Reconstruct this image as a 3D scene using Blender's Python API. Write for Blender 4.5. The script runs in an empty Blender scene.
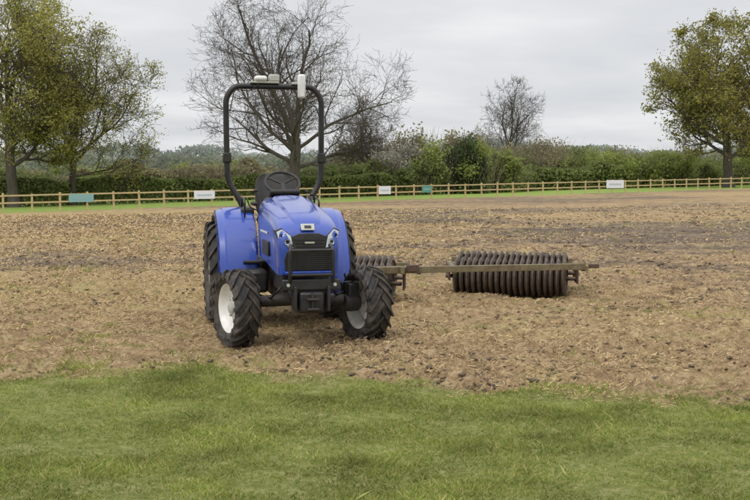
import bpy, math, random
import numpy as np
from mathutils import Vector, Matrix
R_ = math.radians
rng = np.random.default_rng(7)
random.seed(7)
scene = bpy.context.scene
col = scene.collection

# ------------------------------------------------------------------ helpers
def new_obj(name, me, mat=None, parent=None, loc=None, rot=None):
    ob = bpy.data.objects.new(name, me)
    col.objects.link(ob)
    if mat is not None and me is not None:
        for m in (mat if isinstance(mat, (list, tuple)) else [mat]):
            me.materials.append(m)
    if parent: ob.parent = parent
    if loc is not None: ob.location = loc
    if rot is not None: ob.rotation_euler = rot
    return ob

def empty(name, loc=(0,0,0), rot=(0,0,0)):
    ob = bpy.data.objects.new(name, None); col.objects.link(ob)
    ob.location = loc; ob.rotation_euler = rot
    ob.empty_display_size = 0.3
    return ob

def fast_mesh(name, V, F):
    V = np.asarray(V, np.float32); F = np.asarray(F, np.int32)
    k = F.shape[1]; n = len(F)
    me = bpy.data.meshes.new(name)
    me.vertices.add(len(V)); me.vertices.foreach_set('co', V.ravel())
    me.loops.add(n*k); me.loops.foreach_set('vertex_index', F.ravel())
    me.polygons.add(n)
    me.polygons.foreach_set('loop_start', np.arange(0, n*k, k, dtype=np.int32))
    me.update(calc_edges=True)
    return me

def mesh_obj(name, V, F, mat, parent=None, smooth=True, ang=35, bevel=0, loc=None, rot=None):
    me = bpy.data.meshes.new(name)
    me.from_pydata([tuple(v) for v in V], [], [tuple(f) for f in F]); me.update()
    if smooth:
        me.shade_smooth()
        me.set_sharp_from_angle(angle=R_(ang))
    ob = new_obj(name, me, mat, parent, loc, rot)
    if bevel > 0:
        b = ob.modifiers.new('bevel', 'BEVEL'); b.width = bevel; b.segments = 2
        b.limit_method = 'ANGLE'; b.angle_limit = R_(30)
        b.harden_normals = False
    return ob

BOXF = [(0,1,3,2),(4,6,7,5),(0,4,5,1),(2,3,7,6),(0,2,6,4),(1,5,7,3)]
def box(name, c, s, mat, parent=None, bevel=0.012, rot=None):
    V = [((i-.5)*s[0], (j-.5)*s[1], (k-.5)*s[2]) for i in (0,1) for j in (0,1) for k in (0,1)]
    return mesh_obj(name, V, BOXF, mat, parent, bevel=bevel, loc=c, rot=rot)

def sweep(pts, radii, n=8, cap=True):
    pts = [Vector(p) for p in pts]; V = []; F = []
    t0 = (pts[1]-pts[0]).normalized()
    a = t0.cross(Vector((0.13,0.2,1)) if abs(t0.z) < .9 else Vector((1,0.1,0))).normalized()
    m = len(pts)
    for i, p in enumerate(pts):
        if i == 0: t = t0
        elif i == m-1: t = (pts[i]-pts[i-1]).normalized()
        else: t = (pts[i+1]-pts[i-1]).normalized()
        a = (a - t*a.dot(t)).normalized(); b = t.cross(a)
        r = radii[i] if hasattr(radii, '__len__') else radii
        for k in range(n):
            th = 2*math.pi*k/n
            V.append(p + a*(r*math.cos(th)) + b*(r*math.sin(th)))
    for i in range(m-1):
        for k in range(n):
            k2 = (k+1) % n
            F.append((i*n+k, i*n+k2, (i+1)*n+k2, (i+1)*n+k))
    if cap:
        F.append(tuple(range(n))[::-1]); F.append(tuple((m-1)*n+k for k in range(n)))
    return V, F

def round_path(pts, r=0.08, k=5):
    pts = [Vector(p) for p in pts]; out = [pts[0]]
    for i in range(1, len(pts)-1):
        p = pts[i]; a = (pts[i-1]-p); b = (pts[i+1]-p)
        ra = min(r, a.length*.45, b.length*.45)
        A = p + a.normalized()*ra; B = p + b.normalized()*ra
        for j in range(k+1):
            t = j/k
            out.append(A*(1-t)**2 + p*2*t*(1-t) + B*t*t)
    out.append(pts[-1]); return out

def tube(name, pts, r, mat, parent=None, n=10, rnd=0.06):
    if len(pts) > 2 and rnd > 0: pts = round_path(pts, rnd)
    V, F = sweep(pts, r, n)
    return mesh_obj(name, V, F, mat, parent, ang=50)

def lathe(prof, n=40, sx=1, closed=False):
    V = []; F = []; m = len(prof)
    for r, x in prof:
        for k in range(n):
            th = 2*math.pi*k/n
            V.append((x*sx, r*math.cos(th), r*math.sin(th)))
    rngm = m if closed else m-1
    for i in range(rngm):
        i2 = (i+1) % m
        for k in range(n):
            k2 = (k+1) % n
            F.append((i*n+k, i*n+k2, i2*n+k2, i2*n+k))
    return V, F

def merge(parts):
    V = []; F = []
    for v, f in parts:
        o = len(V); V += [tuple(p) for p in v]; F += [tuple(i+o for i in q) for q in f]
    return V, F

def boxvf(c, s, M=None):
    V = []
    for i in (0,1):
        for j in (0,1):
            for k in (0,1):
                p = Vector(((i-.5)*s[0], (j-.5)*s[1], (k-.5)*s[2]))
                if M: p = M @ p
                V.append(p + Vector(c))
    return V, BOXF

# numpy value noise
def _h(i, j, s):
    n = (i.astype(np.int64)*374761393 + j.astype(np.int64)*668265263 + s*974711) & 0x7fffffff
    n = ((n ^ (n >> 13))*1274126177) & 0x7fffffff
    n = (n ^ (n >> 16)) & 0xffff
    return n/65535.0
def vn(x, y, s=0):
    xi = np.floor(x); yi = np.floor(y); fx = x-xi; fy = y-yi
    fx = fx*fx*(3-2*fx); fy = fy*fy*(3-2*fy)
    a = _h(xi, yi, s); b = _h(xi+1, yi, s); c = _h(xi, yi+1, s); d = _h(xi+1, yi+1, s)
    return (a*(1-fx)+b*fx)*(1-fy)+(c*(1-fx)+d*fx)*fy
def fbm(x, y, s=0, o=4):
    t = 0; amp = .5; tot = 0
    for k in range(o):
        t = t+amp*vn(x*2**k+k*17.3, y*2**k+k*9.1, s+k); tot += amp; amp *= .55
    return t/tot
def sstep(a, b, x):
    t = np.clip((x-a)/(b-a), 0, 1); return t*t*(3-2*t)

# ------------------------------------------------------------------ materials
def mk(name):
    m = bpy.data.materials.new(name); m.use_nodes = True
    nt = m.node_tree; bs = nt.nodes['Principled BSDF']
    return m, nt, bs
def N(nt, t, **kw):
    n = nt.nodes.new(t)
    for k, v in kw.items(): setattr(n, k, v)
    return n
def ramp(nt, fac, stops):
    r = N(nt, 'ShaderNodeValToRGB'); cr = r.color_ramp
    while len(cr.elements) < len(stops): cr.elements.new(0.5)
    for e, (p, c) in zip(cr.elements, stops):
        e.position = p; e.color = (*c, 1) if len(c) == 3 else c
    nt.links.new(fac, r.inputs[0]); return r.outputs[0]
def noise(nt, vec, scale, detail=4, rough=.6):
    n = N(nt, 'ShaderNodeTexNoise'); n.inputs['Scale'].default_value = scale
    n.inputs['Detail'].default_value = detail; n.inputs['Roughness'].default_value = rough
    nt.links.new(vec, n.inputs['Vector']); return n.outputs['Fac']
def mixc(nt, fac, a, b, mode='MIX'):
    n = N(nt, 'ShaderNodeMix', data_type='RGBA', blend_type=mode)
    for sock, v in ((n.inputs[0], fac), (n.inputs[6], a), (n.inputs[7], b)):
        if isinstance(v, (int, float)): sock.default_value = v
        elif isinstance(v, tuple): sock.default_value = (*v, 1)
        else: nt.links.new(v, sock)
    return n.outputs[2]

def simple(name, c, rough=.5, metal=0, dirt=0.25, dirtcol=(.20,.15,.10), scale=6, coat=0, bump=0):
    m, nt, bs = mk(name)
    tc = N(nt, 'ShaderNodeTexCoord').outputs['Object']
    nf = noise(nt, tc, scale, 6, .65)
    f = ramp(nt, nf, [(.42, (0,0,0)), (.75, (dirt,)*3)])
    c1 = mixc(nt, f, c, dirtcol)
    nt.links.new(c1, bs.inputs['Base Color'])
    rr = ramp(nt, nf, [(.3, (rough*.8,)*3), (.8, (min(1, rough*1.3),)*3)])
    nt.links.new(rr, bs.inputs['Roughness'])
    bs.inputs['Metallic'].default_value = metal
    bs.inputs['Coat Weight'].default_value = coat
    bs.inputs['Coat Roughness'].default_value = .08
    if bump:
        b = N(nt, 'ShaderNodeBump'); b.inputs['Strength'].default_value = bump
        b.inputs['Distance'].default_value = .01
        nt.links.new(noise(nt, tc, scale*8, 4), b.inputs['Height']); nt.links.new(b.outputs[0], bs.inputs['Normal'])
    return m

M_blue = simple('blue_paint', (.009,.050,.35), .28, dirt=.16, dirtcol=(.15,.13,.11), scale=4, coat=.7)
M_black = simple('black_plastic', (.012,.012,.013), .5, dirt=.35, dirtcol=(.08,.065,.05))
M_frame = simple('dark_cast_iron', (.018,.018,.020), .55, dirt=.5, dirtcol=(.10,.08,.06), bump=.3)
M_rops = simple('black_powder_coat', (.010,.010,.011), .4, dirt=.1)
M_tyre = simple('tyre_rubber', (.022,.021,.020), .8, dirt=.85, dirtcol=(.15,.12,.095), scale=9, bump=.3)
M_rim = simple('white_rim_paint', (.78,.77,.74), .4, dirt=.45, dirtcol=(.35,.29,.22), scale=7)
M_white = simple('white_plastic', (.70,.70,.69), .4, dirt=.2)
M_lamp = simple('headlamp_glass', (.50,.55,.60), .08, dirt=.05, coat=1)
M_chrome = simple('lamp_reflector', (.75,.76,.78), .15, metal=.9, dirt=.05)
M_seat = simple('seat_vinyl', (.015,.015,.017), .6, dirt=.2, bump=.2)
M_red = simple('red_lamp', (.45,.02,.015), .25, dirt=.05)
M_plate = simple('metal_plate', (.45,.46,.43), .4, dirt=.3)
M_ring = simple('dark_roller_iron', (.075,.06,.048), .5, metal=.2, dirt=.9, dirtcol=(.20,.135,.09), scale=14, bump=.5)
M_rust = simple('rusty_steel', (.075,.052,.038), .65, metal=.2, dirt=.8, dirtcol=(.14,.075,.045), scale=10, bump=.5)
M_olive = simple('faded_olive_paint', (.165,.135,.07), .7, dirt=1.0, dirtcol=(.085,.055,.032), scale=9, bump=.3)
M_wood = simple('new_timber', (.52,.42,.21), .8, dirt=.5, dirtcol=(.34,.26,.13), scale=2)
M_bannerw = simple('white_banner', (.78,.80,.82), .6, dirt=.1)
M_bannerg = simple('green_banner', (.10,.30,.22), .6, dirt=.1)
M_bannerb = simple('teal_banner', (.22,.42,.42), .6, dirt=.1)
M_print = simple('pale_print', (.5,.6,.6))

def bark(name, a, b):
    m, nt, bs = mk(name)
    tc = N(nt, 'ShaderNodeTexCoord').outputs['Object']
    mp = N(nt, 'ShaderNodeMapping'); mp.inputs['Scale'].default_value = (1, 1, .25); nt.links.new(tc, mp.inputs[0])
    f = noise(nt, mp.outputs[0], 6, 6, .7)
    nt.links.new(ramp(nt, f, [(.3, a), (.7, b)]), bs.inputs['Base Color'])
    bs.inputs['Roughness'].default_value = .9
    bp = N(nt, 'ShaderNodeBump'); bp.inputs['Distance'].default_value = .05
    nt.links.new(f, bp.inputs['Height']); nt.links.new(bp.outputs[0], bs.inputs['Normal'])
    return m
M_bark = bark('tree_bark', (.045,.038,.030), (.115,.095,.075))
M_twig = bark('brown_twigs', (.14,.115,.085), (.25,.205,.155))

def leafmat(name, c1, c2, c3, transl=.45, scale=.35, lo=.68, hi=1.25):
    m, nt, bs = mk(name)
    g = N(nt, 'ShaderNodeNewGeometry')
    c = ramp(nt, g.outputs['Random Per Island'], [(0, c1), (.5, c2), (1, c3)])
    nf = noise(nt, g.outputs['Position'], scale, 3)
    v = ramp(nt, nf, [(.35, (lo, lo, lo)), (.65, (hi, hi, hi*.96))])
    c = mixc(nt, 1.0, c, v, 'MULTIPLY')
    nt.links.new(c, bs.inputs['Base Color']); bs.inputs['Roughness'].default_value = .65
    bs.inputs['Specular IOR Level'].default_value = .25
    tr = N(nt, 'ShaderNodeBsdfTranslucent'); nt.links.new(c, tr.inputs[0])
    ms = N(nt, 'ShaderNodeMixShader'); ms.inputs[0].default_value = transl
    nt.links.new(bs.outputs[0], ms.inputs[1]); nt.links.new(tr.outputs[0], ms.inputs[2])
    nt.links.new(ms.outputs[0], nt.nodes['Material Output'].inputs[0])
    return m
L_oak = leafmat('spring_oak_leaves', (.32,.29,.08), (.42,.38,.10), (.32,.36,.10))
L_oakg = leafmat('green_oak_leaves', (.20,.21,.055), (.29,.27,.07), (.35,.30,.08))
L_hedge = leafmat('hedge_leaves', (.14,.20,.06), (.21,.25,.08), (.25,.25,.10))
L_dark = leafmat('evergreen_leaves', (.04,.07,.025), (.07,.10,.04), (.09,.11,.045))
L_lime = leafmat('fresh_green_leaves', (.20,.26,.07), (.28,.33,.09), (.31,.32,.11))
L_brown = leafmat('budding_scrub', (.22,.19,.12), (.30,.26,.155), (.27,.28,.13))
L_blos = leafmat('blossom', (.42,.39,.35), (.52,.50,.45), (.24,.23,.16))
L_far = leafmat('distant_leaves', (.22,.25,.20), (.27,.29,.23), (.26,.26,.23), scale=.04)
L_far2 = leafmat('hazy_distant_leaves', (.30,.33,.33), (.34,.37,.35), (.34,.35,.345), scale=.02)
L_grass = leafmat('grass_blades', (.18,.225,.045), (.25,.30,.065), (.44,.39,.16), .38, scale=1.4, lo=.62, hi=1.3)
L_straw = leafmat('straw', (.32,.225,.115), (.46,.335,.175), (.57,.44,.26), .15, scale=1)

# ------------------------------------------------------------------ terrain
def gz(x, y):
    x = np.asarray(x, float); y = np.asarray(y, float)
    return .0163*(np.clip(x, -45, 60)-8)*sstep(16, 62, y)
def edge(x):
    x = np.asarray(x, float)
    return np.interp(x, [-30,-5,-3.4,-1.64,.22,1.85,2.9,6,30], [9.1,9.35,9.40,9.7,9.0,8.6,8.15,7.6,6])
def grassmask(x, y):
    n = (fbm(x*1.1, y*1.1, 5, 4)-.5)*1.1 + (vn(x*7, y*7, 8)-.5)*.5
    near = sstep(.34, -.34, y-edge(x)+n)
    d = (y-65)*.814-(x+23.4)*.581
    far = sstep(-.8, .8, d+(vn(x*.5, y*.5, 3)-.5)*2)
    return near, far
def relief(x, y):
    fd = sstep(75, 30, y)*sstep(34, 14, np.abs(x))
    s = (fbm(x*1.3, y*1.3, 20, 3)-.5)*.11
    cl = fbm(x*.5, y*.9, 71, 3)
    s = s+(fbm(x*4.5, y*4.5, 30, 3)-.5)*.11*(.5+cl)+(np.abs(fbm(x*11, y*11, 31, 3)-.5))*.16*sstep(30, 14, y)*(.3+1.3*cl)
    g = (fbm(x*1.5, y*1.5, 40, 3)-.5)*.05+(vn(x*9, y*9, 41)-.5)*.012
    return fd*s, fd*g

def axis(fa, fb, step, lo, hi, g=1.07):
    a = list(np.arange(fa, fb, step)); s = step; v = fb
    while v < hi: a.append(v); s *= g; v += s
    a.append(hi); s = step; v = fa-step; l = []
    while v > lo: l.append(v); s *= g; v -= s
    l.append(lo)
    return np.array(l[::-1]+a)
xs = axis(-6.8, 6.8, .036, -2500, 2500, 1.06)
ys = axis(5.0, 17, .036, -400, 3500, 1.02)
X, Y = np.meshgrid(xs, ys)
near, far = grassmask(X, Y)
soil = (1-near)*(1-far)
rs, rg_ = relief(X, Y)
Z = gz(X, Y)+soil*rs+near*rg_
V = np.stack([X, Y, Z], -1).reshape(-1, 3)
ny, nx = X.shape
I = np.arange(ny*nx).reshape(ny, nx)
F = np.stack([I[:-1,:-1], I[:-1,1:], I[1:,1:], I[1:,:-1]], -1).reshape(-1, 4)
me = fast_mesh('ground', V, F); me.shade_smooth()
ca = me.color_attributes.new('zone', 'FLOAT_COLOR', 'POINT')
straw = np.clip(fbm(X*.09+3, Y*.13, 50, 4)*1.9-.42 - .045*np.clip(X-.2, 0, 30)*(Y<40), 0, 1)
C = np.stack([near, straw, far, np.ones_like(near)], -1).astype(np.float32)
ca.data.foreach_set('color', C.ravel())

m, nt, bs = mk('field_and_grass')
g = N(nt, 'ShaderNodeNewGeometry').outputs['Position']
at = N(nt, 'ShaderNodeAttribute', attribute_name='zone')
sp = N(nt, 'ShaderNodeSeparateColor'); nt.links.new(at.outputs['Color'], sp.inputs[0])
mp = N(nt, 'ShaderNodeMapping'); mp.inputs['Scale'].default_value = (.35, 1, 1); mp.inputs['Rotation'].default_value = (0,0,R_(-12)); nt.links.new(g, mp.inputs[0])
nA = noise(nt, g, 9, 8, .7); nB = noise(nt, g, 1.6, 6, .65); nC = noise(nt, mp.outputs[0], .35, 5, .6); nD = noise(nt, mp.outputs[0], .09, 4, .6); nE = noise(nt, g, 28, 6, .7)
def mth(op, a, b):
    n = N(nt, 'ShaderNodeMath', operation=op)
    for s, v in zip(n.inputs, (a, b)):
        if isinstance(v, (int, float)): s.default_value = v
        else: nt.links.new(v, s)
    return n.outputs[0]
nAE = mth('ADD', mth('MULTIPLY', nA, .55), mth('MULTIPLY', nE, .45))
soilc = ramp(nt, nAE, [(.36, (.085,.062,.045)), (.5, (.19,.145,.107)), (.62, (.29,.232,.178))])
strawc = ramp(nt, nAE, [(.38, (.19,.13,.072)), (.5, (.38,.265,.145)), (.60, (.55,.415,.25))])
sf = mth('ADD', mth('MULTIPLY', nB, 1.0), mth('MULTIPLY', nC, 1.0))
sf = mth('ADD', sf, mth('MULTIPLY', sp.outputs[1], .6))
sf = mth('ADD', sf, mth('MULTIPLY', nAE, .5))
sf = ramp(nt, mth('MULTIPLY', sf, .42), [(.535, (0,0,0)), (.665, (.95,.95,.95))])
field = mixc(nt, sf, soilc, strawc)
greenf = ramp(nt, mth('ADD', mth('MULTIPLY', nD, .5), mth('MULTIPLY', nB, .5)), [(.51, (0,0,0)), (.63, (.55,.55,.55))])
field = mixc(nt, greenf, field, (.19,.205,.075))
big = ramp(nt, nD, [(.38, (.76,.76,.79)), (.60, (1.12,1.10,1.05))])
field = mixc(nt, 1.0, field, big, 'MULTIPLY')
mid = ramp(nt, nB, [(.35, (.74,.73,.71)), (.62, (1.14,1.14,1.14))])
field = mixc(nt, 1.0, field, mid, 'MULTIPLY')
grassc = ramp(nt, nAE, [(.36, (.12,.14,.035)), (.5, (.21,.235,.065)), (.62, (.36,.33,.15))])
farc = ramp(nt, nB, [(.3, (.18,.26,.055)), (.7, (.26,.33,.08))])
c = mixc(nt, sp.outputs[0], field, grassc); c = mixc(nt, sp.outputs[2], c, farc)
nt.links.new(c, bs.inputs['Base Color']); bs.inputs['Roughness'].default_value = .95
bs.inputs['Specular IOR Level'].default_value = .15
bp = N(nt, 'ShaderNodeBump'); bp.inputs['Strength'].default_value = 1.0; bp.inputs['Distance'].default_value = .07
nt.links.new(mth('ADD', nAE, mth('MULTIPLY', nB, 1.5)), bp.inputs['Height']); nt.links.new(bp.outputs[0], bs.inputs['Normal'])
M_ground = m
new_obj('ground', me, m)

def surf_z(x, y):
    n_, f_ = grassmask(x, y); s_ = (1-n_)*(1-f_)
    a, b = relief(x, y)
    return gz(x, y)+s_*a+n_*b, n_

# grass blades
def blades(n, y, x, hscale, thr):
    z, gm = surf_z(x, y)
    dens = fbm(x*2.2, y*2.2, 60, 3)
    keep = rng.random(n) < thr(gm)*np.clip(-.05+1.7*dens, .05, 2)
    x, y, z, dens = x[keep], y[keep], z[keep], dens[keep]; n = len(x)
    hgt = (.012+.028*rng.random(n)**1.6)*(.35+1.1*dens)*hscale
    tall = rng.random(n) < .012; hgt[tall] *= 2.2
    a = rng.random(n)*2*np.pi; w = .0028+.0024*rng.random(n)
    lean = rng.random(n)*1.6; b = rng.random(n)*2*np.pi
    P = np.stack([x, y, z-.004], -1)
    U = np.stack([np.cos(a)*w, np.sin(a)*w, 0*a], -1)
    L = np.stack([np.cos(b)*lean*hgt, np.sin(b)*lean*hgt, hgt], -1)
    Vg = np.stack([P-U, P+U, P+L*np.array([.45,.45,.62])+U*.7, P+L], 1).reshape(-1, 3)
    k = np.arange(n)*4
    return Vg, np.concatenate([np.stack([k, k+1, k+2], -1), np.stack([k, k+2, k+3], -1)])
n = 400000
y = 4.2+rng.random(n)**.9*6.9; x = (rng.random(n)-.5)*2*(y*.46+1.2)
Vg, Fg = blades(n, y, x, 1.0, lambda g_: g_**1.4)
nt_ = 1300
ty = 9.5+rng.random(nt_)**1.6*36; tx = (rng.random(nt_)-.5)*2*(ty*.42+1)
kk = (rng.random(nt_) < sstep(.44, .60, fbm(tx*.3, ty*.4, 91, 3))*.9+.08); tx, ty = tx[kk], ty[kk]
nb = 45; x = np.repeat(tx, nb)+rng.normal(size=len(tx)*nb)*.07; y = np.repeat(ty, nb)+rng.normal(size=len(tx)*nb)*.07
Vw, Fw = blades(len(x), y, x, 1.6, lambda g_: 1+0*g_)
new_obj('grass', fast_mesh('grass', np.concatenate([Vg, Vw]), np.concatenate([Fg, Fw+len(Vg)])), L_grass)

# clods
t = (1+5**.5)/2
ico = np.array([(-1,t,0),(1,t,0),(-1,-t,0),(1,-t,0),(0,-1,t),(0,1,t),(0,-1,-t),(0,1,-t),(t,0,-1),(t,0,1),(-t,0,-1),(-t,0,1)])/math.hypot(1, t)
icf = np.array([(0,11,5),(0,5,1),(0,1,7),(0,7,10),(0,10,11),(1,5,9),(5,11,4),(11,10,2),(10,7,6),(7,1,8),(3,9,4),(3,4,2),(3,2,6),(3,6,8),(3,8,9),(4,9,5),(2,4,11),(6,2,10),(8,6,7),(9,8,1)])
n = 60000
y = 7.6+rng.random(n)**1.6*50; x = (rng.random(n)-.5)*2*(y*.42+1.5)
z, gm = surf_z(x, y)
cl = fbm(x*.8, y*.8, 71, 3)
keep = (gm < .35) & (rng.random(n) < sstep(.40, .64, cl)*.9+.09)
x, y, z = x[keep], y[keep], z[keep]; n = len(x)
s = (.005+.022*rng.random(n)**4)*(1+.05*np.clip(y-10, 0, 30))
J = ico[None]*(1+.8*(rng.random((n, 12, 1))-.5))+.22*(rng.random((n, 12, 3))-.5)
sc = np.stack([s*(.7+.9*rng.random(n)), s*(.7+.9*rng.random(n)), s*(.45+.4*rng.random(n))], -1)
J = J*sc[:, None]
a = rng.random(n)*6.28; ca_, sa_ = np.cos(a)[:, None], np.sin(a)[:, None]
J = np.stack([J[..., 0]*ca_-J[..., 1]*sa_, J[..., 0]*sa_+J[..., 1]*ca_, J[..., 2]], -1)
Vc = (J+np.stack([x, y, z+.05*s], -1)[:, None]).reshape(-1, 3)
Fc = (icf[None]+(np.arange(n)*12)[:, None, None]).reshape(-1, 3)
new_obj('soil_clods', fast_mesh('soil_clods', Vc, Fc), M_ground)

# straw litter
n = 280000
y = 7.4+rng.random(n)**1.35*52; x = (rng.random(n)-.5)*2*(y*.42+1.5)
z, gm = surf_z(x, y)
cl = fbm(x*.55+7, y*.8, 81, 4); cl2 = vn(x*5, y*5, 82)
bias = .024*np.clip(x, -3, 8)
keep = (rng.random(n) < sstep(.40, .66, cl*.65+cl2*.35-bias)*.95+.04) & (gm < .9)
x, y, z = x[keep], y[keep], z[keep]; n = len(x)
ln = (.015+.045*rng.random(n))*(1+.035*(y-8)); a = rng.random(n)*6.28; el = (rng.random(n)**2)*.8
w = .0018+.0016*rng.random(n)+.0003*(y-8)
D = np.stack([np.cos(a)*np.cos(el), np.sin(a)*np.cos(el), np.sin(el)], -1)*ln[:, None]
U = np.stack([-np.sin(a)*w, np.cos(a)*w, w*.6], -1)
P = np.stack([x, y, z+.004], -1)
Vs = np.stack([P-U, P+U, P+D+U, P+D-U], 1).reshape(-1, 3)
new_obj('straw_litter', fast_mesh('straw_litter', Vs, np.arange(n*4).reshape(-1, 4)), L_straw)

# ------------------------------------------------------------------ foliage helpers
def quads(P, size, flat=0.0, asp=.6):
    n = len(P)
    u = rng.normal(size=(n, 3)); u /= np.linalg.norm(u, axis=1)[:, None]
    r = rng.normal(size=(n, 3)); v = np.cross(u, r); v /= np.linalg.norm(v, axis=1)[:, None]
    s = np.asarray(size)[:, None] if hasattr(size, '__len__') else size
    V = np.stack([P-u*s, P-v*s*asp, P+u*s, P+v*s*asp], 1).reshape(-1, 3)
    return V, np.arange(n*4).reshape(-1, 4)

def make_tree(name, base, H, W, seed, leaf=None, nleaf=0, lsize=.12, levels=5, trunk=.45, th=.22, counts=(11,8,7,5,3), offx=0, up=.25, thin=.013, cz=.57, tstart=.5, skew=0, sg=.26):
    rr = random.Random(seed)
    C = Vector((offx, 0, H*cz)); A = Vector((W/2, W/2*.9, H*(1-cz)))
    lowA = H*cz-H*.10
    def dist(p, d):
        az = A.z if (p.z+d.z*2) > C.z else lowA
        q = Vector(((p.x-C.x)/A.x, (p.y-C.y)/A.y, (p.z-C.z)/az)); e = Vector((d.x/A.x, d.y/A.y, d.z/az))
        a = e.dot(e); b = 2*q.dot(e); c = q.dot(q)-1
        D = b*b-4*a*c
        if D < 0 or c > 0: return .35
        return (-b+math.sqrt(D))/(2*a)
    Ls = [H*th*1.7, H*.5, H*.26, H*.15, H*.085, H*.05]
    branches = []; tips = []
    stack = [(Vector((0,0,-.1)), Vector((skew,0,1)).normalized(), Ls[0], trunk, 0)]
    while stack:
        p, d, L, r, lv = stack.pop()
        ns = [7,8,6,4,3,2][lv]; pts = [p.copy()]; rad = [r*(1.35 if lv == 0 else 1)]
        dirs = [d.copy()]
        wob = [.04,.17,.24,.27,.3,.25][lv]
        for i in range(ns):
            d = (d+Vector((rr.gauss(0,wob), rr.gauss(0,wob), rr.gauss(0,wob)*.8+(up*.2 if 0<lv<4 else .05)))).normalized()
            p = p+d*(L/ns); pts.append(p.copy()); dirs.append(d.copy())
            rad.append(max(thin, r*(1-(.35 if lv == 0 else .75)*(i+1)/ns)))
        branches.append((pts, rad, lv))
        if lv >= levels-2:
            for q in pts[1:]: tips.append((q, lv))
        if lv >= levels: continue
        nc = counts[lv] if lv < len(counts) else 2
        for k in range(nc):
            if lv == 0: t = 1.0 if k < 3 else tstart+(1-tstart)*(k-2)/(nc-2)
            else: t = .18+.82*(k+rr.random())/nc
            fi = min(ns-1e-3, t*ns); i = int(fi); fr = fi-i
            q = pts[i].lerp(pts[i+1], fr); dd = dirs[i+1]
            rq = rad[i]*(1-fr)+rad[i+1]*fr
            ang = rr.uniform(.15, .55) if (lv == 0 and k < 3) else rr.uniform(.45, 1.05)
            if lv == 0 and k >= 3: ang = 1.35-.55*(k-2)/(nc-2)+rr.uniform(-.12, .12)
            ax = dd.orthogonal().normalized(); ax.rotate(Matrix.Rotation((k*2.4+rr.uniform(-.5,.5)), 3, dd))
            nd = dd.copy(); nd.rotate(Matrix.Rotation(ang, 3, ax))
            if lv >= 1 and nd.z < -.3: nd.z *= .4; nd.normalize()
            bd = dist(q, nd)
            if lv == 0: ll = bd*rr.uniform(.78, 1.04)
            else: ll = min(Ls[lv+1]*rr.uniform(.6, 1.35)*(1.15-.35*t), bd*rr.uniform(.85, 1.25)+.25)
            fr_ = rr.uniform(.5, .72) if lv else (rr.uniform(.55, .75) if k < 3 else rr.uniform(.35, .55))
            stack.append((q, nd, ll, max(thin, rq*fr_), lv+1))
    root = empty(name, base)
    Vv = []; Ff = []
    for pts, rad, lv in branches:
        v, f = sweep(pts, rad, [12,8,5,3,3,3][lv], cap=False)
        o = len(Vv); Vv += [tuple(q) for q in v]; Ff += [tuple(i+o for i in q) for q in f]
    me = fast_mesh('trunk_and_branches', np.array(Vv), np.array(Ff)); me.shade_smooth()
    new_obj('trunk_and_branches', me, M_bark, root)
    if leaf:
        tp = np.array([q for q, l in tips])
        dn = fbm(tp[:, 0]*.8+tp[:, 2]*.5, tp[:, 1]*.8-tp[:, 2]*.6, seed, 3)
        pr = np.clip((dn-.32)*3, .03, 1); pr /= pr.sum()
        idx = rng.choice(len(tp), nleaf, p=pr)
        P = tp[idx]+rng.normal(size=(nleaf, 3))*np.array([sg, sg, sg*.75])
        V, F = quads(P, lsize*(.6+.8*rng.random(nleaf)))
        new_obj('foliage', fast_mesh('foliage', V, F), leaf, root)
    return root

def at(u, d): return (u-375)/1042*d
def base(u, d):
    x = at(u, d); return (x, d, float(gz(x, d)))

make_tree('oak_tree', base(14, 80), 18.4, 14.0, 11, L_oak, 42000, .09, levels=4, trunk=.45, up=.35, th=.22, tstart=.4, offx=-1.0)
make_tree('oak_tree', base(72, 84), 13.8, 11.4, 23, L_oak, 22000, .08, levels=4, trunk=.33, offx=1.9, up=.3, th=.22, tstart=.4)
make_tree('bare_oak_tree', base(293, 92), 19.0, 19.5, 8, None, 0, levels=5, trunk=.62, up=.25, th=.17, counts=(11,8,7,4,3), offx=.4, cz=.52, tstart=.45, thin=.0105)
make_tree('bare_tree', base(362, 108), 9.5, 7, 31, None, 0, levels=4, trunk=.2, up=.5, counts=(9,7,6,5), thin=.013)
make_tree('bare_tree', base(512, 150), 15, 11.0, 37, None, 0, levels=5, trunk=.32, up=.5, counts=(10,6,5,4,2), thin=.014)
make_tree('oak_tree', base(728, 118), 19.0, 18.5, 44, L_oakg, 40000, .14, levels=4, trunk=.6, up=.3, th=.2, tstart=.45, sg=.3)

# ------------------------------------------------------------------ hedges and scrub
D0 = np.array([.814, .581]); N0 = np.array([-.581, .814]); F0 = np.array([-23.4, 65.])
def hedge(name, s0, s1, off, h, w, n, mat, size, seed, hn=.25):
    s = s0+rng.random(n)*(s1-s0); c = rng.normal(size=n)*.33; c = np.clip(c, -1, 1)
    hh = h*(1-hn+2*hn*fbm(s*.35, s*0, seed, 4))*np.sqrt(1-.6*c*c)
    zz = hh*(1-rng.random(n)**1.6*.98)
    offs = off+c*w+(fbm(s*.12, s*0+5, seed+3, 2)-.5)*3
    xy = F0+s[:, None]*D0+offs[:, None]*N0
    P = np.stack([xy[:, 0], xy[:, 1], gz(xy[:, 0], xy[:, 1])+zz], -1)
    V, F = quads(P, size*(.6+.8*rng.random(n)))
    return new_obj(name, fast_mesh(name, V, F), mat)
hedge('hedge', -30, 62, 16, 2.1, 1.3, 70000, L_hedge, .125, 101)
hedge('hedge', 55, 130, 19, 2.6, 2.0, 45000, L_hedge, .17, 131, .5)
hedge('hedge', -40, 40, 36, 3.4, 3.0, 45000, L_brown, .19, 151, .6)

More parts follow.
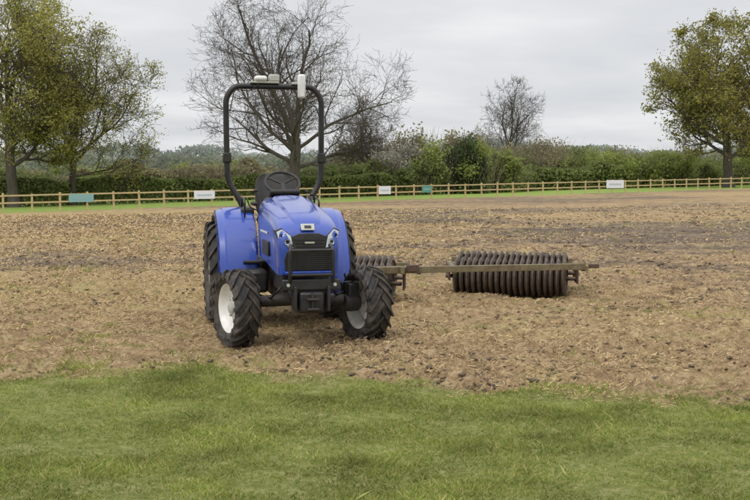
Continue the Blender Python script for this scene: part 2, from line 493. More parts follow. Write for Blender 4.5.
def shrubs(name, lst, mat, size, twig=False):
    Ps = []; tw = []
    for (u, d, r, h, n) in lst:
        x, y, z = base(u, d)
        nl = 9
        cs = np.stack([rng.normal(size=nl)*r*.45, rng.normal(size=nl)*r*.45, h*(.3+.5*rng.random(nl))], -1)
        rs = r*(.3+.3*rng.random(nl))
        i = rng.integers(0, nl, n); dv = rng.normal(size=(n, 3)); dv /= np.linalg.norm(dv, axis=1)[:, None]
        rad = rs[i]*(rng.random(n)**.5)*(1+.25*rng.normal(size=n))
        P = cs[i]+dv*rad[:, None]*np.array([1, 1, .3+.45*h/r/1.6])
        m_ = n//3
        P[:m_, 2] *= rng.random(m_)
        P[:, 2] = np.clip(P[:, 2], .05, h*1.02-.25*rng.random(n))
        Ps.append(P+np.array([x, y, z]))
        nt_ = 120 if not twig else 420
        bx = rng.normal(size=(nt_, 2))*r*.3
        hz = h*(.45+.5*rng.random(nt_))
        top = bx*2.0+rng.normal(size=(nt_, 2))*r*.35
        mid = np.stack([bx[:, 0]+x, bx[:, 1]+y, z+0*hz], -1)
        tp = np.stack([top[:, 0]+x, top[:, 1]+y, z+hz], -1)
        st = rng.random(nt_)[:, None]*(.75 if twig else .2)
        a_ = mid+(tp-mid)*st+rng.normal(size=(nt_, 3))*.12*r*st
        tw.append((a_, tp))
    P = np.concatenate(Ps)
    V, F = quads(P, size*(.6+.8*rng.random(len(P))))
    root = empty(name)
    new_obj('foliage', fast_mesh('foliage', V, F), mat, root)
    A = np.concatenate([a for a, b in tw]); B = np.concatenate([b for a, b in tw])
    n = len(A); wd = rng.normal(size=(n, 3)); wd[:, 2] = 0; wd /= np.linalg.norm(wd, axis=1)[:, None]; wd *= .02
    V = np.stack([A-wd, A+wd, B+wd*.3, B-wd*.3], 1).reshape(-1, 3)
    new_obj('stems', fast_mesh('stems', V, np.arange(n*4).reshape(-1, 4)), M_twig, root)
    return root

def row(u0, u1, k, d0, d1, r0, r1, h0, h1, n):
    out = []
    for i in range(k):
        f = (i+random.random())/k
        out.append((u0+(u1-u0)*f, random.uniform(d0, d1), random.uniform(r0, r1), random.uniform(h0, h1), n))
    return out
shrubs('scrub_thicket', row(335, 470, 11, 108, 118, 2.2, 3.4, 4.6, 8.2, 2600)+row(470, 560, 7, 122, 132, 2.5, 3.5, 4.2, 6.8, 2400)+row(150, 320, 9, 108, 116, 2.0, 3.0, 2.4, 4.2, 1700)+row(560, 700, 7, 140, 155, 3, 4, 3.6, 6.4, 2200), L_brown, .15, twig=True)
shrubs('green_bushes', row(400, 520, 8, 106, 112, 2, 3, 3.4, 6.0, 3400)+row(520, 720, 12, 124, 134, 2.2, 3.2, 3.0, 5.0, 3000)+row(90, 240, 7, 112, 125, 2, 3.2, 3.0, 4.4, 2400)+row(740, 860, 5, 132, 138, 2.4, 3.5, 4.2, 6, 1800), L_lime, .15)
shrubs('olive_bushes', row(300, 440, 9, 102, 106, 1.6, 2.4, 2.4, 4.2, 2600)+row(540, 760, 11, 134, 140, 2.5, 3.5, 3.4, 5.8, 2600)+row(-60, 90, 8, 98, 106, 2, 3, 2.6, 4.4, 2200), L_hedge, .16)
shrubs('evergreen_bush', [(463, 106, 1.9, 6.4, 6500), (453, 107, 1.4, 5.0, 3500)], L_dark, .15)
shrubs('hawthorn_bush', [(402, 105, 1.7, 5.8, 3600), (426, 106, 1.5, 5.2, 3200), (388, 106, 1.3, 6.0, 2000)], L_blos, .11)

# distant trees
def far_line(name, y0, x0, x1, h, n, size, seed, mat):
    x = x0+rng.random(n)*(x1-x0)
    hh = h*(.30+.95*fbm(x*18/y0*.6, x*0, seed, 5)+.12*(rng.random(n)-.5))
    z = hh*(1-rng.random(n)**1.5)
    P = np.stack([x, y0+rng.normal(size=n)*8+20*fbm(x*.01, x*0, seed+1, 2), z-.5], -1)
    V, F = quads(P, size*(.6+.8*rng.random(n)), asp=.8)
    new_obj(name, fast_mesh(name, V, F), mat)
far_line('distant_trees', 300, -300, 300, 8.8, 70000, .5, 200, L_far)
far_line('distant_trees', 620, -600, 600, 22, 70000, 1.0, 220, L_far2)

# ------------------------------------------------------------------ fence
parts = []
L_tot = 150.; s = -34.; sp_ = 1.8; rr = random.Random(3)
prev = None
angz = math.atan2(D0[1], D0[0])
while s < L_tot-30:
    p = F0+s*D0; zz = float(gz(p[0], p[1]))
    hp = 1.2+rr.uniform(-.03, .05)
    Mz = Matrix.Rotation(angz, 3, 'Z') @ Matrix.Rotation(rr.uniform(-.02,.02), 3, 'Y')
    parts.append(boxvf((p[0], p[1], zz+hp/2-.1), (.11, .09, hp+.2), Mz))
    if prev is not None:
        for hz in (1.08, .62):
            a = Vector((prev[0], prev[1], prev[2]+hz+rr.uniform(-.012,.012))); b = Vector((p[0], p[1], zz+hz+rr.uniform(-.012,.012)))
            nn = Vector((-N0[0], -N0[1], 0))*.064
            c = (a+b)/2+nn; L = (b-a).length
            ey = math.asin((b.z-a.z)/L)
            parts.append(boxvf(c, (L-.004, .035, .10), Matrix.Rotation(angz, 3, 'Z') @ Matrix.Rotation(-ey, 3, 'Y')))
    prev = (p[0], p[1], zz); s += sp_
V, F = merge(parts)
mesh_obj('wooden_fence', V, F, M_wood, smooth=False)

def fence_sign(u, wpx, hpx, mat):
    k = (u-375)/1042
    s = (k*65+23.4)/(.814-k*.581)
    p = F0+s*D0; d = p[1]; z = float(gz(p[0], p[1]))
    w = wpx/1042*d/.75; h = hpx/1042*d
    q = p-N0*.10
    root = empty('sign_board', (q[0], q[1], z+.82), (0, 0, angz))
    box('panel', (0,0,0), (w, .02, h), mat, root, bevel=0)
    box('print', (0,-.014,-.02), (w*.7, .004, h*.22), M_print if mat is M_bannerw else M_bannerb, root, bevel=0)
    for sx in (-1, 1): box('batten', (sx*w*.42, .03, 0), (.04, .03, h+.1), M_wood, root, bevel=0)
fence_sign(81, 19, 8, M_bannerb); fence_sign(204, 17, 8, M_bannerw); fence_sign(384, 11, 8, M_bannerw)
fence_sign(426, 9, 7, M_bannerg); fence_sign(614, 19, 8, M_bannerw)

# ------------------------------------------------------------------ wheels
def wheel(prefix, parent, pos, R, w, rr_, side, steer, nl):
    T = [(rr_, .36*w), (rr_+.025, .45*w), ((rr_+R)/2-.01, .5*w), (R-.075, .475*w), (R-.045, .40*w), (R-.036, .2*w), (R-.034, 0)]
    prof = T+[(r, -x) for r, x in T[::-1][1:]]
    V, F = lathe(prof, 56)
    parts = [(V, F)]
    for sd in (-1, 1):
        for i in range(nl):
            ph0 = 2*math.pi*(i+(.5 if sd > 0 else 0))/nl
            st = []
            for t_, rt, rb in ((-.06, R-.002, R-.05), (.35, R, R-.05), (.7, R-.006, R-.055), (1.0, R-.022, R-.075), (1.06, R-.075, R-.11)):
                x = sd*w/2*t_*.98; ph = ph0+t_*(.42 if R > .5 else .5)*1.0
                hw = (.017 if R > .5 else .014)*(1+.35*t_)
                st.append((x, ph, hw, rt, rb))
            vv = []; ff = []
            for x, ph, hw, rt, rb in st:
                for r_, dphi in ((rb, -1.5*hw/R), (rt, -hw/R), (rt, hw/R), (rb, 1.5*hw/R)):
                    vv.append((x, -r_*math.sin(ph+dphi), r_*math.cos(ph+dphi)))
            for j in range(4):
                for k in range(3):
                    q = (j*4+k, j*4+k+1, j*4+k+5, j*4+k+4); ff.append(q)
            ff.append((0,1,2,3)); ff.append((16,17,18,19))
            parts.append((vv, ff))
    V, F = merge(parts)
    mesh_obj(prefix+'_tyre', V, F, M_tyre, parent, ang=30, loc=pos, rot=(random.random(), 0, steer))
    s = side
    P = [(rr_+.018, .395*w), (rr_+.02, .37*w), (rr_-.005, .35*w), (rr_-.02, .28*w), (rr_-.03, .22*w), (rr_-.045, .14*w), (rr_*.62, .03*w), (rr_*.46, .06*w), (rr_*.42, .13*w), (rr_*.30, .14*w), (0.001, .14*w)]
    Q = [(rr_+.018, -.395*w), (rr_-.005, -.35*w), (rr_-.03, -.25*w), (rr_-.045, .13*w)]
    V, F = merge([lathe(P, 48, s), lathe(Q, 48, s)])
    mesh_obj(prefix+'_rim', V, F, M_rim, parent, ang=30, loc=pos, rot=(0, 0, steer))
    bp = []
    for i in range(6):
        a = i*math.pi/3
        bp.append(boxvf((s*(.15*w), rr_*.36*math.cos(a), rr_*.36*math.sin(a)), (.03, .022, .022)))
    hb = lathe([(rr_*.24, .13*w), (rr_*.22, .26*w), (rr_*.12, .29*w), (0.001, .29*w)], 20, s)
    V, F = merge(bp+[hb])
    mesh_obj(prefix+'_hub', V, F, M_frame if R > .5 else M_plate, parent, loc=pos, rot=(0, 0, steer))

TH = R_(13)
tr = empty('tractor', (-.79, 11.15, .0), (0, 0, TH))
ST = R_(16)
wheel('front_wheel_a', tr, (-.70, 0, .405), .415, .29, .262, -1, ST, 17)
wheel('front_wheel_b', tr, (.70, 0, .405), .415, .29, .262, 1, ST, 17)
wheel('rear_wheel_a', tr, (-.70, 1.9, .62), .635, .37, .37, -1, 0, 20)
wheel('rear_wheel_b', tr, (.70, 1.9, .62), .635, .37, .37, 1, 0, 20)

# front axle
tube('front_axle', [(-.58,0,.46), (-.3,0,.47), (0,0,.50), (.3,0,.47), (.58,0,.46)], [.06,.065,.085,.065,.06], M_frame, tr, 12, 0)
for sx in (-1, 1):
    V, F = merge([boxvf((0,0,.06), (.13,.15,.30)), lathe([(.001,-.11),(.09,-.10),(.10,0),(.085,.09),(.05,.10),(.001,.10)], 20)])
    mesh_obj('hub_reduction', V, F, M_frame, tr, bevel=.015, loc=(sx*.545,0,.43), rot=(0,0,ST))
    tube('kingpin', [(sx*.53,0,.50), (sx*.51,0,.66)], .05, M_frame, tr, 12)
tube('steering_rod', [(-.54,.2,.44), (.54,.2,.44)], .016, M_plate, tr, 8)
tube('steering_cylinder', [(-.2,.2,.44), (.2,.2,.44)], .035, M_frame, tr, 12)
# chassis
box('axle_bracket', (0,-.05,.60), (.30,.62,.20), M_frame, tr, .02)
box('engine_block', (0,.45,.74), (.40,.85,.42), M_frame, tr, .03)
box('oil_pan', (0,.55,.48), (.30,.6,.16), M_frame, tr, .03)
box('gearbox', (0,1.35,.62), (.42,1.0,.42), M_frame, tr, .04)
tube('rear_axle_housing', [(-.52,1.9,.63), (-.25,1.9,.63), (0,1.9,.63), (.25,1.9,.63), (.52,1.9,.63)], [.11,.12,.2,.12,.11], M_frame, tr, 16, 0)
# front carrier
box('front_carrier', (0,-.50,.66), (.40,.24,.15), M_frame, tr, .02)
box('bumper_plate', (0,-.64,.70), (.60,.04,.11), M_black, tr, .012)
box('carrier_side_plate', (-.17,-.60,.56), (.03,.22,.26), M_black, tr, .008)
box('carrier_side_plate', (.17,-.60,.56), (.03,.22,.26), M_black, tr, .008)
box('front_weight', (0,-.60,.52), (.27,.16,.22), M_black, tr, .03)
tube('tow_pin', [(0,-.71,.44), (0,-.71,.62)], .014, M_frame, tr, 10)
box('tow_bracket', (0,-.70,.46), (.12,.10,.02), M_frame, tr, .004)
box('tow_bracket', (0,-.70,.56), (.12,.10,.02), M_frame, tr, .004)
for x_ in (-.24, .24):
    V, F = lathe([(.001,.012),(.018,.012),(.02,0),(.001,0)], 6); mesh_obj('bolt_head', V, F, M_plate, tr, loc=(x_,-.665,.70), rot=(0,0,R_(-90)))
tube('hose', [(-.16,-.2,.72), (-.30,-.28,.60), (-.34,-.05,.50), (-.5,.05,.55)], .012, M_black, tr, 8)
tube('hose', [(.16,-.2,.72), (.30,-.28,.62), (.36,-.05,.52), (.5,.05,.55)], .012, M_black, tr, 8)

# ---- hood loft
def se(w, z0, zs, zt, y, n=34, e=2/4.6):
    pts = [(w*.97, y, z0)]
    for i in range(n+1):
        a = math.pi*i/n; c, s_ = math.cos(a), math.sin(a)
        pts.append((w*math.copysign(abs(c)**e, c), y-.0, zs+(zt-zs)*abs(s_)**e))
    pts.append((-w*.97, y, z0)); return pts
secs = [(-.520,.285,.80,1.00,1.12), (-.512,.298,.795,1.02,1.17), (-.49,.310,.79,1.03,1.225), (-.45,.320,.79,1.04,1.275), (-.39,.327,.79,1.06,1.315), (-.30,.334,.80,1.09,1.352), (-.1,.340,.82,1.12,1.400), (.25,.345,.85,1.14,1.450), (.65,.348,.87,1.16,1.505), (1.02,.345,.88,1.18,1.55), (1.06,.335,.89,1.18,1.54)]
V = []; F = []
for (y_, w_, z0, zs, zt) in secs: V += se(w_, z0, zs, zt, y_)
k = len(V)//len(secs)
for i in range(len(secs)-1):
    for j in range(k-1):
        F.append((i*k+j, i*k+j+1, (i+1)*k+j+1, (i+1)*k+j))
F.append(tuple(range(k))[::-1]); F.append(tuple((len(secs)-1)*k+j for j in range(k)))
mesh_obj('hood', V, F, M_blue, tr, ang=32)
def prism(name, poly, y0s, y1, mat, parent, bevel=.006):
    n = len(poly); V = [(p[0], y0s[i], p[1]) for i, p in enumerate(poly)]+[(p[0], y1, p[1]) for p in poly]
    F = [tuple(range(n)), tuple(range(n, 2*n))[::-1]]+[(i, i+n, (i+1) % n+n, (i+1) % n) for i in range(n)]
    return mesh_obj(name, V, F, mat, parent, bevel=bevel)
V = []; F = []
bs_ = [(-.47,.10,1.22),(-.40,.125,1.307),(-.30,.14,1.362),(-.1,.15,1.412),(.25,.155,1.464),(.65,.16,1.52),(.95,.16,1.558)]
for y_, w_, z_ in bs_:
    for x_, dz in ((-w_-.03,-.02),(-w_,.010),(-w_*.5,.018),(0,.021),(w_*.5,.018),(w_,.010),(w_+.03,-.02)): V.append((x_, y_, z_+dz))
for i in range(len(bs_)-1):
    for j in range(6): F.append((i*7+j, i*7+j+1, i*7+j+8, i*7+j+7))
mesh_obj('hood_bulge', V, F, M_blue, tr, ang=25)
# grille band between lamps, headlamps
prism('grille_band', [(-.16,1.05),(.16,1.05),(.20,1.175),(.10,1.215),(-.10,1.215),(-.20,1.175)], [-.535,-.535,-.525,-.52,-.52,-.525], -.40, M_black, tr)
for i in range(3): box('band_slat', (0,-.540,1.085+.035*i), (.28+.02*i,.008,.008), M_frame, tr, 0)
for sx in (-1, 1):
    pl = [(sx*.155,1.045),(sx*.305,1.09),(sx*.335,1.24),(sx*.275,1.27),(sx*.185,1.195)]
    ys_ = [-.542,-.485,-.42,-.43,-.535]
    if sx < 0: pl = pl[::-1]; ys_ = ys_[::-1]
    prism('headlamp_housing', pl, ys_, -.25, M_black, tr)
    cx = sum(p[0] for p in pl)/5; cz = sum(p[1] for p in pl)/5
    pl2 = [(cx+(p[0]-cx)*.88, cz+(p[1]-cz)*.84) for p in pl]
    cy = sum(ys_)/5
    prism('headlamp_lens', pl2, [cy+(q-cy)*.86-.010 for q in ys_], -.30, M_lamp, tr, .004)
    for (px, py, pz, pr) in ((.225,-.515,1.13,.034), (.277,-.474,1.187,.028)):
        V, F = lathe([(.001,.006),(pr*.5,.004),(pr*.85,-.004),(pr,-.014)], 20)
        mesh_obj('headlamp_reflector', V, F, M_chrome, tr, loc=(sx*px,py-.006,pz), rot=(0,0,R_(90)))
        V, F = lathe([(.001,-.001),(pr*.35,-.002),(pr*.4,-.012)], 12)
        mesh_obj('headlamp_bulb', V, F, M_black, tr, loc=(sx*px,py-.016,pz), rot=(0,0,R_(90)))
# lower grille
prism('grille_surround', [(-.25,.83),(.25,.83),(.262,.94),(.235,1.035),(-.235,1.035),(-.262,.94)], [-.526]*6, -.45, M_black, tr, .008)
for i in range(9): box('grille_slat', (0,-.532,.850+.021*i), (.46,.010,.007), M_frame, tr, 0)
for i in range(13): box('grille_rib', (-.222+.037*i,-.529,.935), (.005,.006,.17), M_frame, tr, 0)
box('grille_chin', (0,-.53,.808), (.50,.03,.035), M_blue, tr, .008)
box('badge', (0,-.548,1.12), (.10,.006,.018), M_chrome, tr, .002)
box('nose_plate', (-.01,-.484,1.278), (.14,.012,.08), M_plate, tr, .004, rot=(R_(-38),0,0))
box('nose_plate_emblem', (-.01,-.492,1.281), (.07,.006,.035), M_black, tr, .002, rot=(R_(-38),0,0))
# front guard
for x_ in (-.22, .22):
    tube('guard_upright', [(x_,-.62,.66), (x_,-.67,.78), (x_,-.67,1.06), (x_*.9,-.60,1.10)], .020, M_rops, tr, 10, .04)
for z_ in (.80, 1.05): tube('guard_bar', [(-.22,-.67,z_), (.22,-.67,z_)], .017, M_rops, tr, 10)
# hood sides
for sx in (-1, 1):
    box('side_vent', (sx*.349,.30,1.02), (.012,.55,.16), M_black, tr, .01)
    for i in range(5): box('side_vent_slat', (sx*.357,.30,.965+.027*i), (.006,.52,.008), M_frame, tr, 0)
    box('hood_stripe', (sx*.352,.42,1.19), (.006,.6,.022), M_white, tr, .002)
# dash cowl
box('dash_cowl', (0,1.16,1.30), (.52,.22,.50), M_black, tr, .05)
box('instrument_panel', (0,1.26,1.585), (.36,.20,.07), M_black, tr, .03, rot=(R_(-25),0,0))
tube('steering_column', [(0,1.25,1.55), (0,1.42,1.70)], .035, M_black, tr, 12)
def torus(name, c, R, r, mat, parent, rot):
    n = 40; m_ = 10
    V = []; F = []
    for i in range(n):
        a = 2*math.pi*i/n
        for j in range(m_):
            b = 2*math.pi*j/m_
            V.append(((R+r*math.cos(b))*math.cos(a), (R+r*math.cos(b))*math.sin(a), r*math.sin(b)))
    for i in range(n):
        for j in range(m_): F.append((i*m_+j, ((i+1) % n)*m_+j, ((i+1) % n)*m_+(j+1) % m_, i*m_+(j+1) % m_))
    return mesh_obj(name, V, F, mat, parent, loc=c, rot=rot)
torus('steering_wheel', (0,1.43,1.72), .205, .017, M_black, tr, (R_(38),0,0))
Ms = Matrix.Rotation(R_(38), 3, 'X')
for a in (30, 150, 270):
    p = Ms @ Vector((.2*math.cos(R_(a)), .2*math.sin(R_(a)), 0))
    tube('wheel_spoke', [(0,1.43,1.705), (p.x,1.43+p.y,1.72+p.z)], .012, M_black, tr, 8)
box('platform', (0,1.38,.80), (1.02,.62,.035), M_black, tr, .01)
for sx in (-1, 1):
    tube('step_frame', [(sx*.42,1.15,.79), (sx*.50,1.15,.42), (sx*.68,1.15,.42), (sx*.66,1.15,.76)], .014, M_rops, tr, 8, .03)
    box('step_tread', (sx*.59,1.17,.43), (.20,.12,.02), M_black, tr, .005)
box('fuel_tank', (-.37,1.0,.60), (.22,.5,.26), M_black, tr, .04)
box('battery_box', (.36,.95,.60), (.2,.4,.24), M_black, tr, .03)
# fenders
for sx in (-1, 1):
    xi, xo = sx*.33, sx*.785
    V = []; F = []; cy, cz = 1.9, .62
    A = [-14, -6, 4, 16, 30, 44, 58, 72, 86, 100, 114, 128, 140]
    prof = [(0,.0), (.02,.035), (.06,.05), (.5,.055), (.78,.050), (.82,.034), (.95,.024), (1.0,-.035)]
    for a in A:
        rr2 = .735+(.05 if a < 10 else 0)*((10-a)/24)
        for fx, dr in prof:
            x_ = xi+(xo-xi)*fx; r_ = rr2+dr
            V.append((x_, cy-r_*math.cos(R_(a)), cz+r_*math.sin(R_(a))))
    k = len(prof)
    for i in range(len(A)-1):
        for j in range(k-1): F.append((i*k+j, i*k+j+1, (i+1)*k+j+1, (i+1)*k+j))
    o = mesh_obj('fender', V, F, M_blue, tr, ang=30)
    sm = o.modifiers.new('s', 'SOLIDIFY'); sm.thickness = .012
    lip = [(xo, cy-.70*math.cos(R_(a)), cz+.70*math.sin(R_(a))) for a in range(-12, 141, 6)]
    tube('fender_lip', lip, .012, M_black, tr, 8, 0)
    V = []; F = []
    for a in A:
        V.append((xi, cy-.74*math.cos(R_(a)), cz+.74*math.sin(R_(a)))); V.append((xi, cy-.35*math.cos(R_(a)), max(.78, cz+.35*math.sin(R_(a)))))
    for i in range(len(A)-1): F.append((i*2, i*2+1, i*2+3, i*2+2))
    o = mesh_obj('fender_inner', V, F, M_blue, tr)
    sm = o.modifiers.new('s', 'SOLIDIFY'); sm.thickness = .01
    tube('grab_handle', [(sx*.45,1.50,1.30), (sx*.45,1.46,1.50), (sx*.45,1.75,1.55), (sx*.45,1.85,1.42)], .012, M_rops, tr, 8, .05)
    box('fender_console', (sx*.40,1.85,1.37), (.16,.5,.10), M_black, tr, .03)
box('fender_lamp_body', (.82,1.95,1.28), (.05,.07,.10), M_black, tr, .012)
box('fender_lamp_red', (.82,1.905,1.29), (.04,.015,.05), M_red, tr, .004)
tube('lever', [(.36,1.70,1.40), (.33,1.64,1.60)], .008, M_plate, tr, 8); 
tube('lever', [(.42,1.76,1.40), (.40,1.70,1.56)], .008, M_plate, tr, 8)
tube('lever', [(-.25,1.25,1.2), (-.34,1.28,1.62)], .008, M_rops, tr, 8)
for (x_, y_, z_) in ((.33,1.64,1.61), (.40,1.70,1.57), (-.34,1.28,1.63)):
    V, F = lathe([(.001,-.025),(.016,-.018),(.02,0),(.016,.018),(.001,.025)], 12); mesh_obj('lever_knob', V, F, M_black, tr, loc=(x_,y_,z_))
# seat
box('seat_base', (0,1.82,1.10), (.34,.34,.22), M_black, tr, .03)
box('seat_cushion', (0,1.80,1.26), (.50,.48,.12), M_seat, tr, .045)
V = []; F = []
sp2 = [(1.30,.23,2.02,.10),(1.42,.26,2.05,.12),(1.60,.265,2.09,.12),(1.72,.25,2.13,.10),(1.80,.21,2.15,.08),(1.83,.14,2.155,.04)]
for z_, w_, y_, th in sp2:
    for i in range(20):
        a = 2*math.pi*i/20; c, s_ = math.cos(a), math.sin(a)
        V.append((w_*math.copysign(abs(c)**.55, c), y_+th/2*math.copysign(abs(s_)**.7, s_)-.05*abs(c)**2, z_))
for i in range(len(sp2)-1):
    for j in range(20): F.append((i*20+j, i*20+(j+1) % 20, (i+1)*20+(j+1) % 20, (i+1)*20+j))
F.append(tuple(range(20))[::-1]); F.append(tuple(100+j for j in range(20)))
mesh_obj('seat_back', V, F, M_seat, tr, ang=60)
for sx in (-1, 1): box('armrest', (sx*.29,1.92,1.46), (.06,.32,.05), M_seat, tr, .02)
# ROPS
yr = 2.15
rp = [(-.40,yr-.1,.75), (-.40,yr-.05,1.42), (-.595,yr,1.74), (-.60,yr,2.10), (-.605,yr,2.78), (-.50,yr,2.925), (.50,yr,2.925), (.605,yr,2.78), (.60,yr,2.10), (.595,yr,1.74), (.40,yr-.05,1.42), (.40,yr-.1,.75)]
tube('roll_bar', rp, .037, M_rops, tr, 12, .13)
for sx in (-1, 1):
    box('roll_bar_hinge', (sx*.598,yr,2.03), (.105,.10,.13), M_rops, tr, .015)
    tube('hinge_pin', [(sx*.598-.07,yr,2.06), (sx*.598+.07,yr,2.06)], .014, M_plate, tr, 8)
    box('roll_bar_foot', (sx*.40,yr-.08,1.10), (.10,.12,.6), M_rops, tr, .02)
box('gps_bracket', (-.12,yr,2.975), (.36,.12,.02), M_plate, tr, .004)
box('gps_receiver', (-.17,yr,3.02), (.16,.16,.07), M_white, tr, .03)
box('control_box', (.0,yr,3.03), (.13,.12,.09), M_plate, tr, .015)
tube('antenna', [(-.26,yr,2.97), (-.26,yr,3.12)], .006, M_black, tr, 6)
tube('antenna', [(.03,yr,3.07), (.03,yr,3.15)], .006, M_black, tr, 6)
box('antenna_box', (.34,yr-.07,2.93), (.10,.07,.30), M_white, tr, .025)
box('antenna_bracket', (.30,yr-.03,2.968), (.16,.05,.03), M_plate, tr, .005)
tube('cable', [(.36,yr-.05,2.77), (.42,yr-.05,2.66), (.52,yr-.05,2.70), (.585,yr-.04,2.5), (.57,yr-.045,2.0)], .007, M_black, tr, 6, .05)
tube('cable', [(-.18,yr-.05,2.97), (-.3,yr-.05,2.86), (-.5,yr-.045,2.88), (-.56,yr-.045,2.6)], .007, M_black, tr, 6, .05)
for sx in (-1, 1):
    tube('lower_link', [(sx*.28,2.0,.52), (sx*.36,2.85,.50)], .026, M_frame, tr, 8)
    tube('lift_rod', [(sx*.30,2.15,1.0), (sx*.33,2.5,.52)], .018, M_frame, tr, 8)
tube('drawbar', [(0,1.9,.45), (0,2.80,.45)], .035, M_frame, tr, 8)
box('rear_hydraulics', (0,2.1,.95), (.36,.35,.30), M_frame, tr, .04)
tube('mirror_stalk', [(-.34,1.0,1.40), (-.44,.98,1.44), (-.47,.98,1.52)], .009, M_rops, tr, 8, .03)

# ------------------------------------------------------------------ ring roller (double row of rings)
ro = empty('ring_roller')
def gang(a, b, R, prefix, sp=.088):
    a = Vector(a); b = Vector(b); L = (b-a).length; ang = math.atan2(b.y-a.y, b.x-a.x)
    nr = int(L/sp); parts = []
    for i in range(nr):
        x = -L/2+(i+.5)*L/nr; h = L/nr/2; Rj = R*(1+rr.uniform(-.018,.012)); x += rr.uniform(-.005,.005)
        prof = [(.05,x-h*.8),(R*.55,x-h*.25),(R*.74,x-h*.3),(R*.80,x-h*.8),(Rj-.055,x-h*.82),(Rj,x-h*.16),(Rj,x+h*.16),(Rj-.055,x+h*.82),(R*.80,x+h*.8),(R*.74,x+h*.3),(R*.55,x+h*.25),(.05,x+h*.8)]
        parts.append(lathe(prof, 44))
    parts.append(lathe([(.001,-L/2-.14),(.03,-L/2-.14),(.03,L/2+.14),(.001,L/2+.14)], 14))
    V, F = merge(parts)
    mesh_obj(prefix, V, F, M_ring, ro, ang=28, loc=(a+b)/2, rot=(0,0,ang))
gang((1.22,15.85,.28), (2.86,15.42,.28), .29, 'front_roller_rings')
gang((1.33,16.42,.31), (2.97,15.99,.31), .325, 'rear_roller_rings')
gang((-.75,14.93,.28), (.24,14.70,.28), .29, 'front_roller_rings')
gang((-.70,15.50,.31), (.28,15.27,.31), .325, 'rear_roller_rings')
def beam(name, a, b, w, h, mat=None):
    a = Vector(a); b = Vector(b); d = b-a; L = d.length
    return box(name, (a+b)/2, (L, w, h), mat or M_olive, ro, .006, rot=(0, -math.asin(d.z/L), math.atan2(d.y, d.x)))
beam('main_frame_beam', (.15,14.36,.50), (3.02,14.96,.50), .09, .09)
beam('rear_frame_beam', (1.25,16.85,.46), (3.12,16.42,.46), .07, .08)
beam('end_frame', (3.03,14.93,.47), (3.13,16.42,.40), .07, .08)
beam('end_frame', (1.12,14.69,.46), (1.20,16.85,.40), .07, .08)
beam('end_frame', (.38,14.30,.50), (.50,15.55,.42), .06, .10)
beam('end_brace', (2.72,14.95,.55), (3.12,15.45,.42), .05, .05)
beam('end_plate', (2.97,15.20,.34), (3.02,15.65,.34), .03, .24, M_rust)
beam('end_plate', (3.06,15.78,.34), (3.10,16.2,.34), .03, .22, M_rust)
beam('end_plate', (1.125,15.65,.34), (1.145,16.6,.34), .03, .22, M_rust)
beam('end_plate', (.40,14.50,.34), (.43,14.90,.34), .03, .28, M_rust)
beam('tow_beam', (-1.42,13.90,.48), (.40,14.46,.50), .10, .10)
beam('tow_brace', (-1.2,14.05,.50), (.1,14.62,.49), .06, .07)
beam('inner_frame', (-.9,15.92,.46), (.52,15.62,.46), .07, .08)
beam('hinge_bracket', (.44,14.30,.53), (.60,14.36,.53), .06, .09, M_rust)
beam('parking_stand', (3.09,15.0,.50), (3.24,15.03,.50), .04, .06, M_rust)

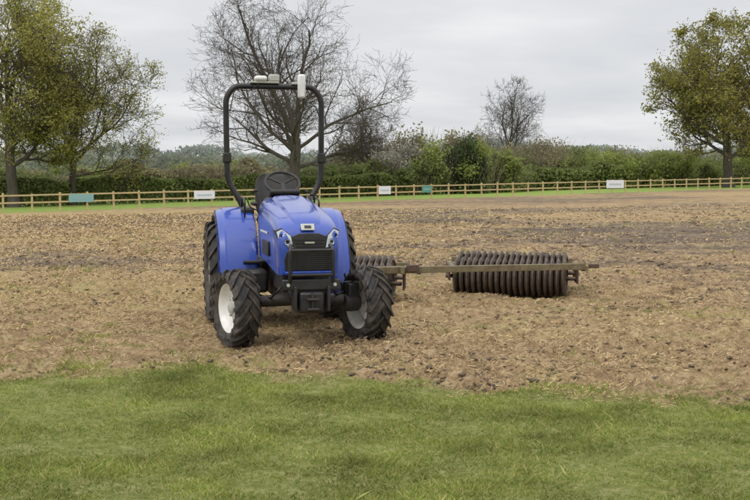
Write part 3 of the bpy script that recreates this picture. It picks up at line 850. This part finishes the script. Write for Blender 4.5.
# ------------------------------------------------------------------ light & sky
SE, SA = 52, -120
sd = Vector((math.cos(R_(SE))*math.cos(R_(SA)), math.cos(R_(SE))*math.sin(R_(SA)), math.sin(R_(SE))))
ld = bpy.data.lights.new('sun', 'SUN'); ld.energy = 1.3; ld.angle = R_(20); ld.color = (1, .96, .90)
sun = bpy.data.objects.new('sun', ld); col.objects.link(sun)
sun.rotation_euler = sd.to_track_quat('Z', 'Y').to_euler(); sun.location = (-10, -10, 20)
w = bpy.data.worlds.new('World'); scene.world = w; w.use_nodes = True
nt = w.node_tree; nt.nodes.clear()
out = N(nt, 'ShaderNodeOutputWorld')
sky = N(nt, 'ShaderNodeTexSky', sky_type='NISHITA'); sky.sun_disc = False
sky.sun_elevation = R_(SE); sky.sun_rotation = math.atan2(sd.x, sd.y)
b1 = N(nt, 'ShaderNodeBackground'); b1.inputs[1].default_value = .10; nt.links.new(sky.outputs[0], b1.inputs[0])
tc = N(nt, 'ShaderNodeTexCoord').outputs['Generated']
sx = N(nt, 'ShaderNodeSeparateXYZ'); nt.links.new(tc, sx.inputs[0])
zc = mth('MAXIMUM', sx.outputs[2], 0.0); zd = mth('ADD', zc, .12)
cb = N(nt, 'ShaderNodeCombineXYZ'); nt.links.new(mth('DIVIDE', sx.outputs[0], zd), cb.inputs[0]); nt.links.new(mth('DIVIDE', sx.outputs[1], zd), cb.inputs[1])
nf = noise(nt, cb.outputs[0], .75, 5, .5)
cc = ramp(nt, nf, [(.32, (.66,.68,.715)), (.5, (.77,.78,.80)), (.66, (.90,.905,.91))])
gr = ramp(nt, zc, [(0, (1,1,1)), (.22, (1,1,1)), (1, (2.3,2.3,2.3))])
cc = mixc(nt, 1.0, cc, gr, 'MULTIPLY')
b2 = N(nt, 'ShaderNodeBackground'); b2.inputs[1].default_value = 1.0; nt.links.new(cc, b2.inputs[0])
ms = N(nt, 'ShaderNodeMixShader'); ms.inputs[0].default_value = .95
nt.links.new(b1.outputs[0], ms.inputs[1]); nt.links.new(b2.outputs[0], ms.inputs[2]); nt.links.new(ms.outputs[0], out.inputs[0])

# ------------------------------------------------------------------ camera
cd = bpy.data.cameras.new('camera'); cam = bpy.data.objects.new('camera', cd); col.objects.link(cam)
cam.location = (0, 0, 1.8); cam.rotation_euler = (R_(90-4.06), 0, 0)
cd.lens = 50; cd.sensor_width = 36; cd.clip_end = 6000
scene.camera = cam
scene.view_settings.view_transform = 'Standard'; scene.view_settings.look = 'None'; scene.view_settings.exposure = 0
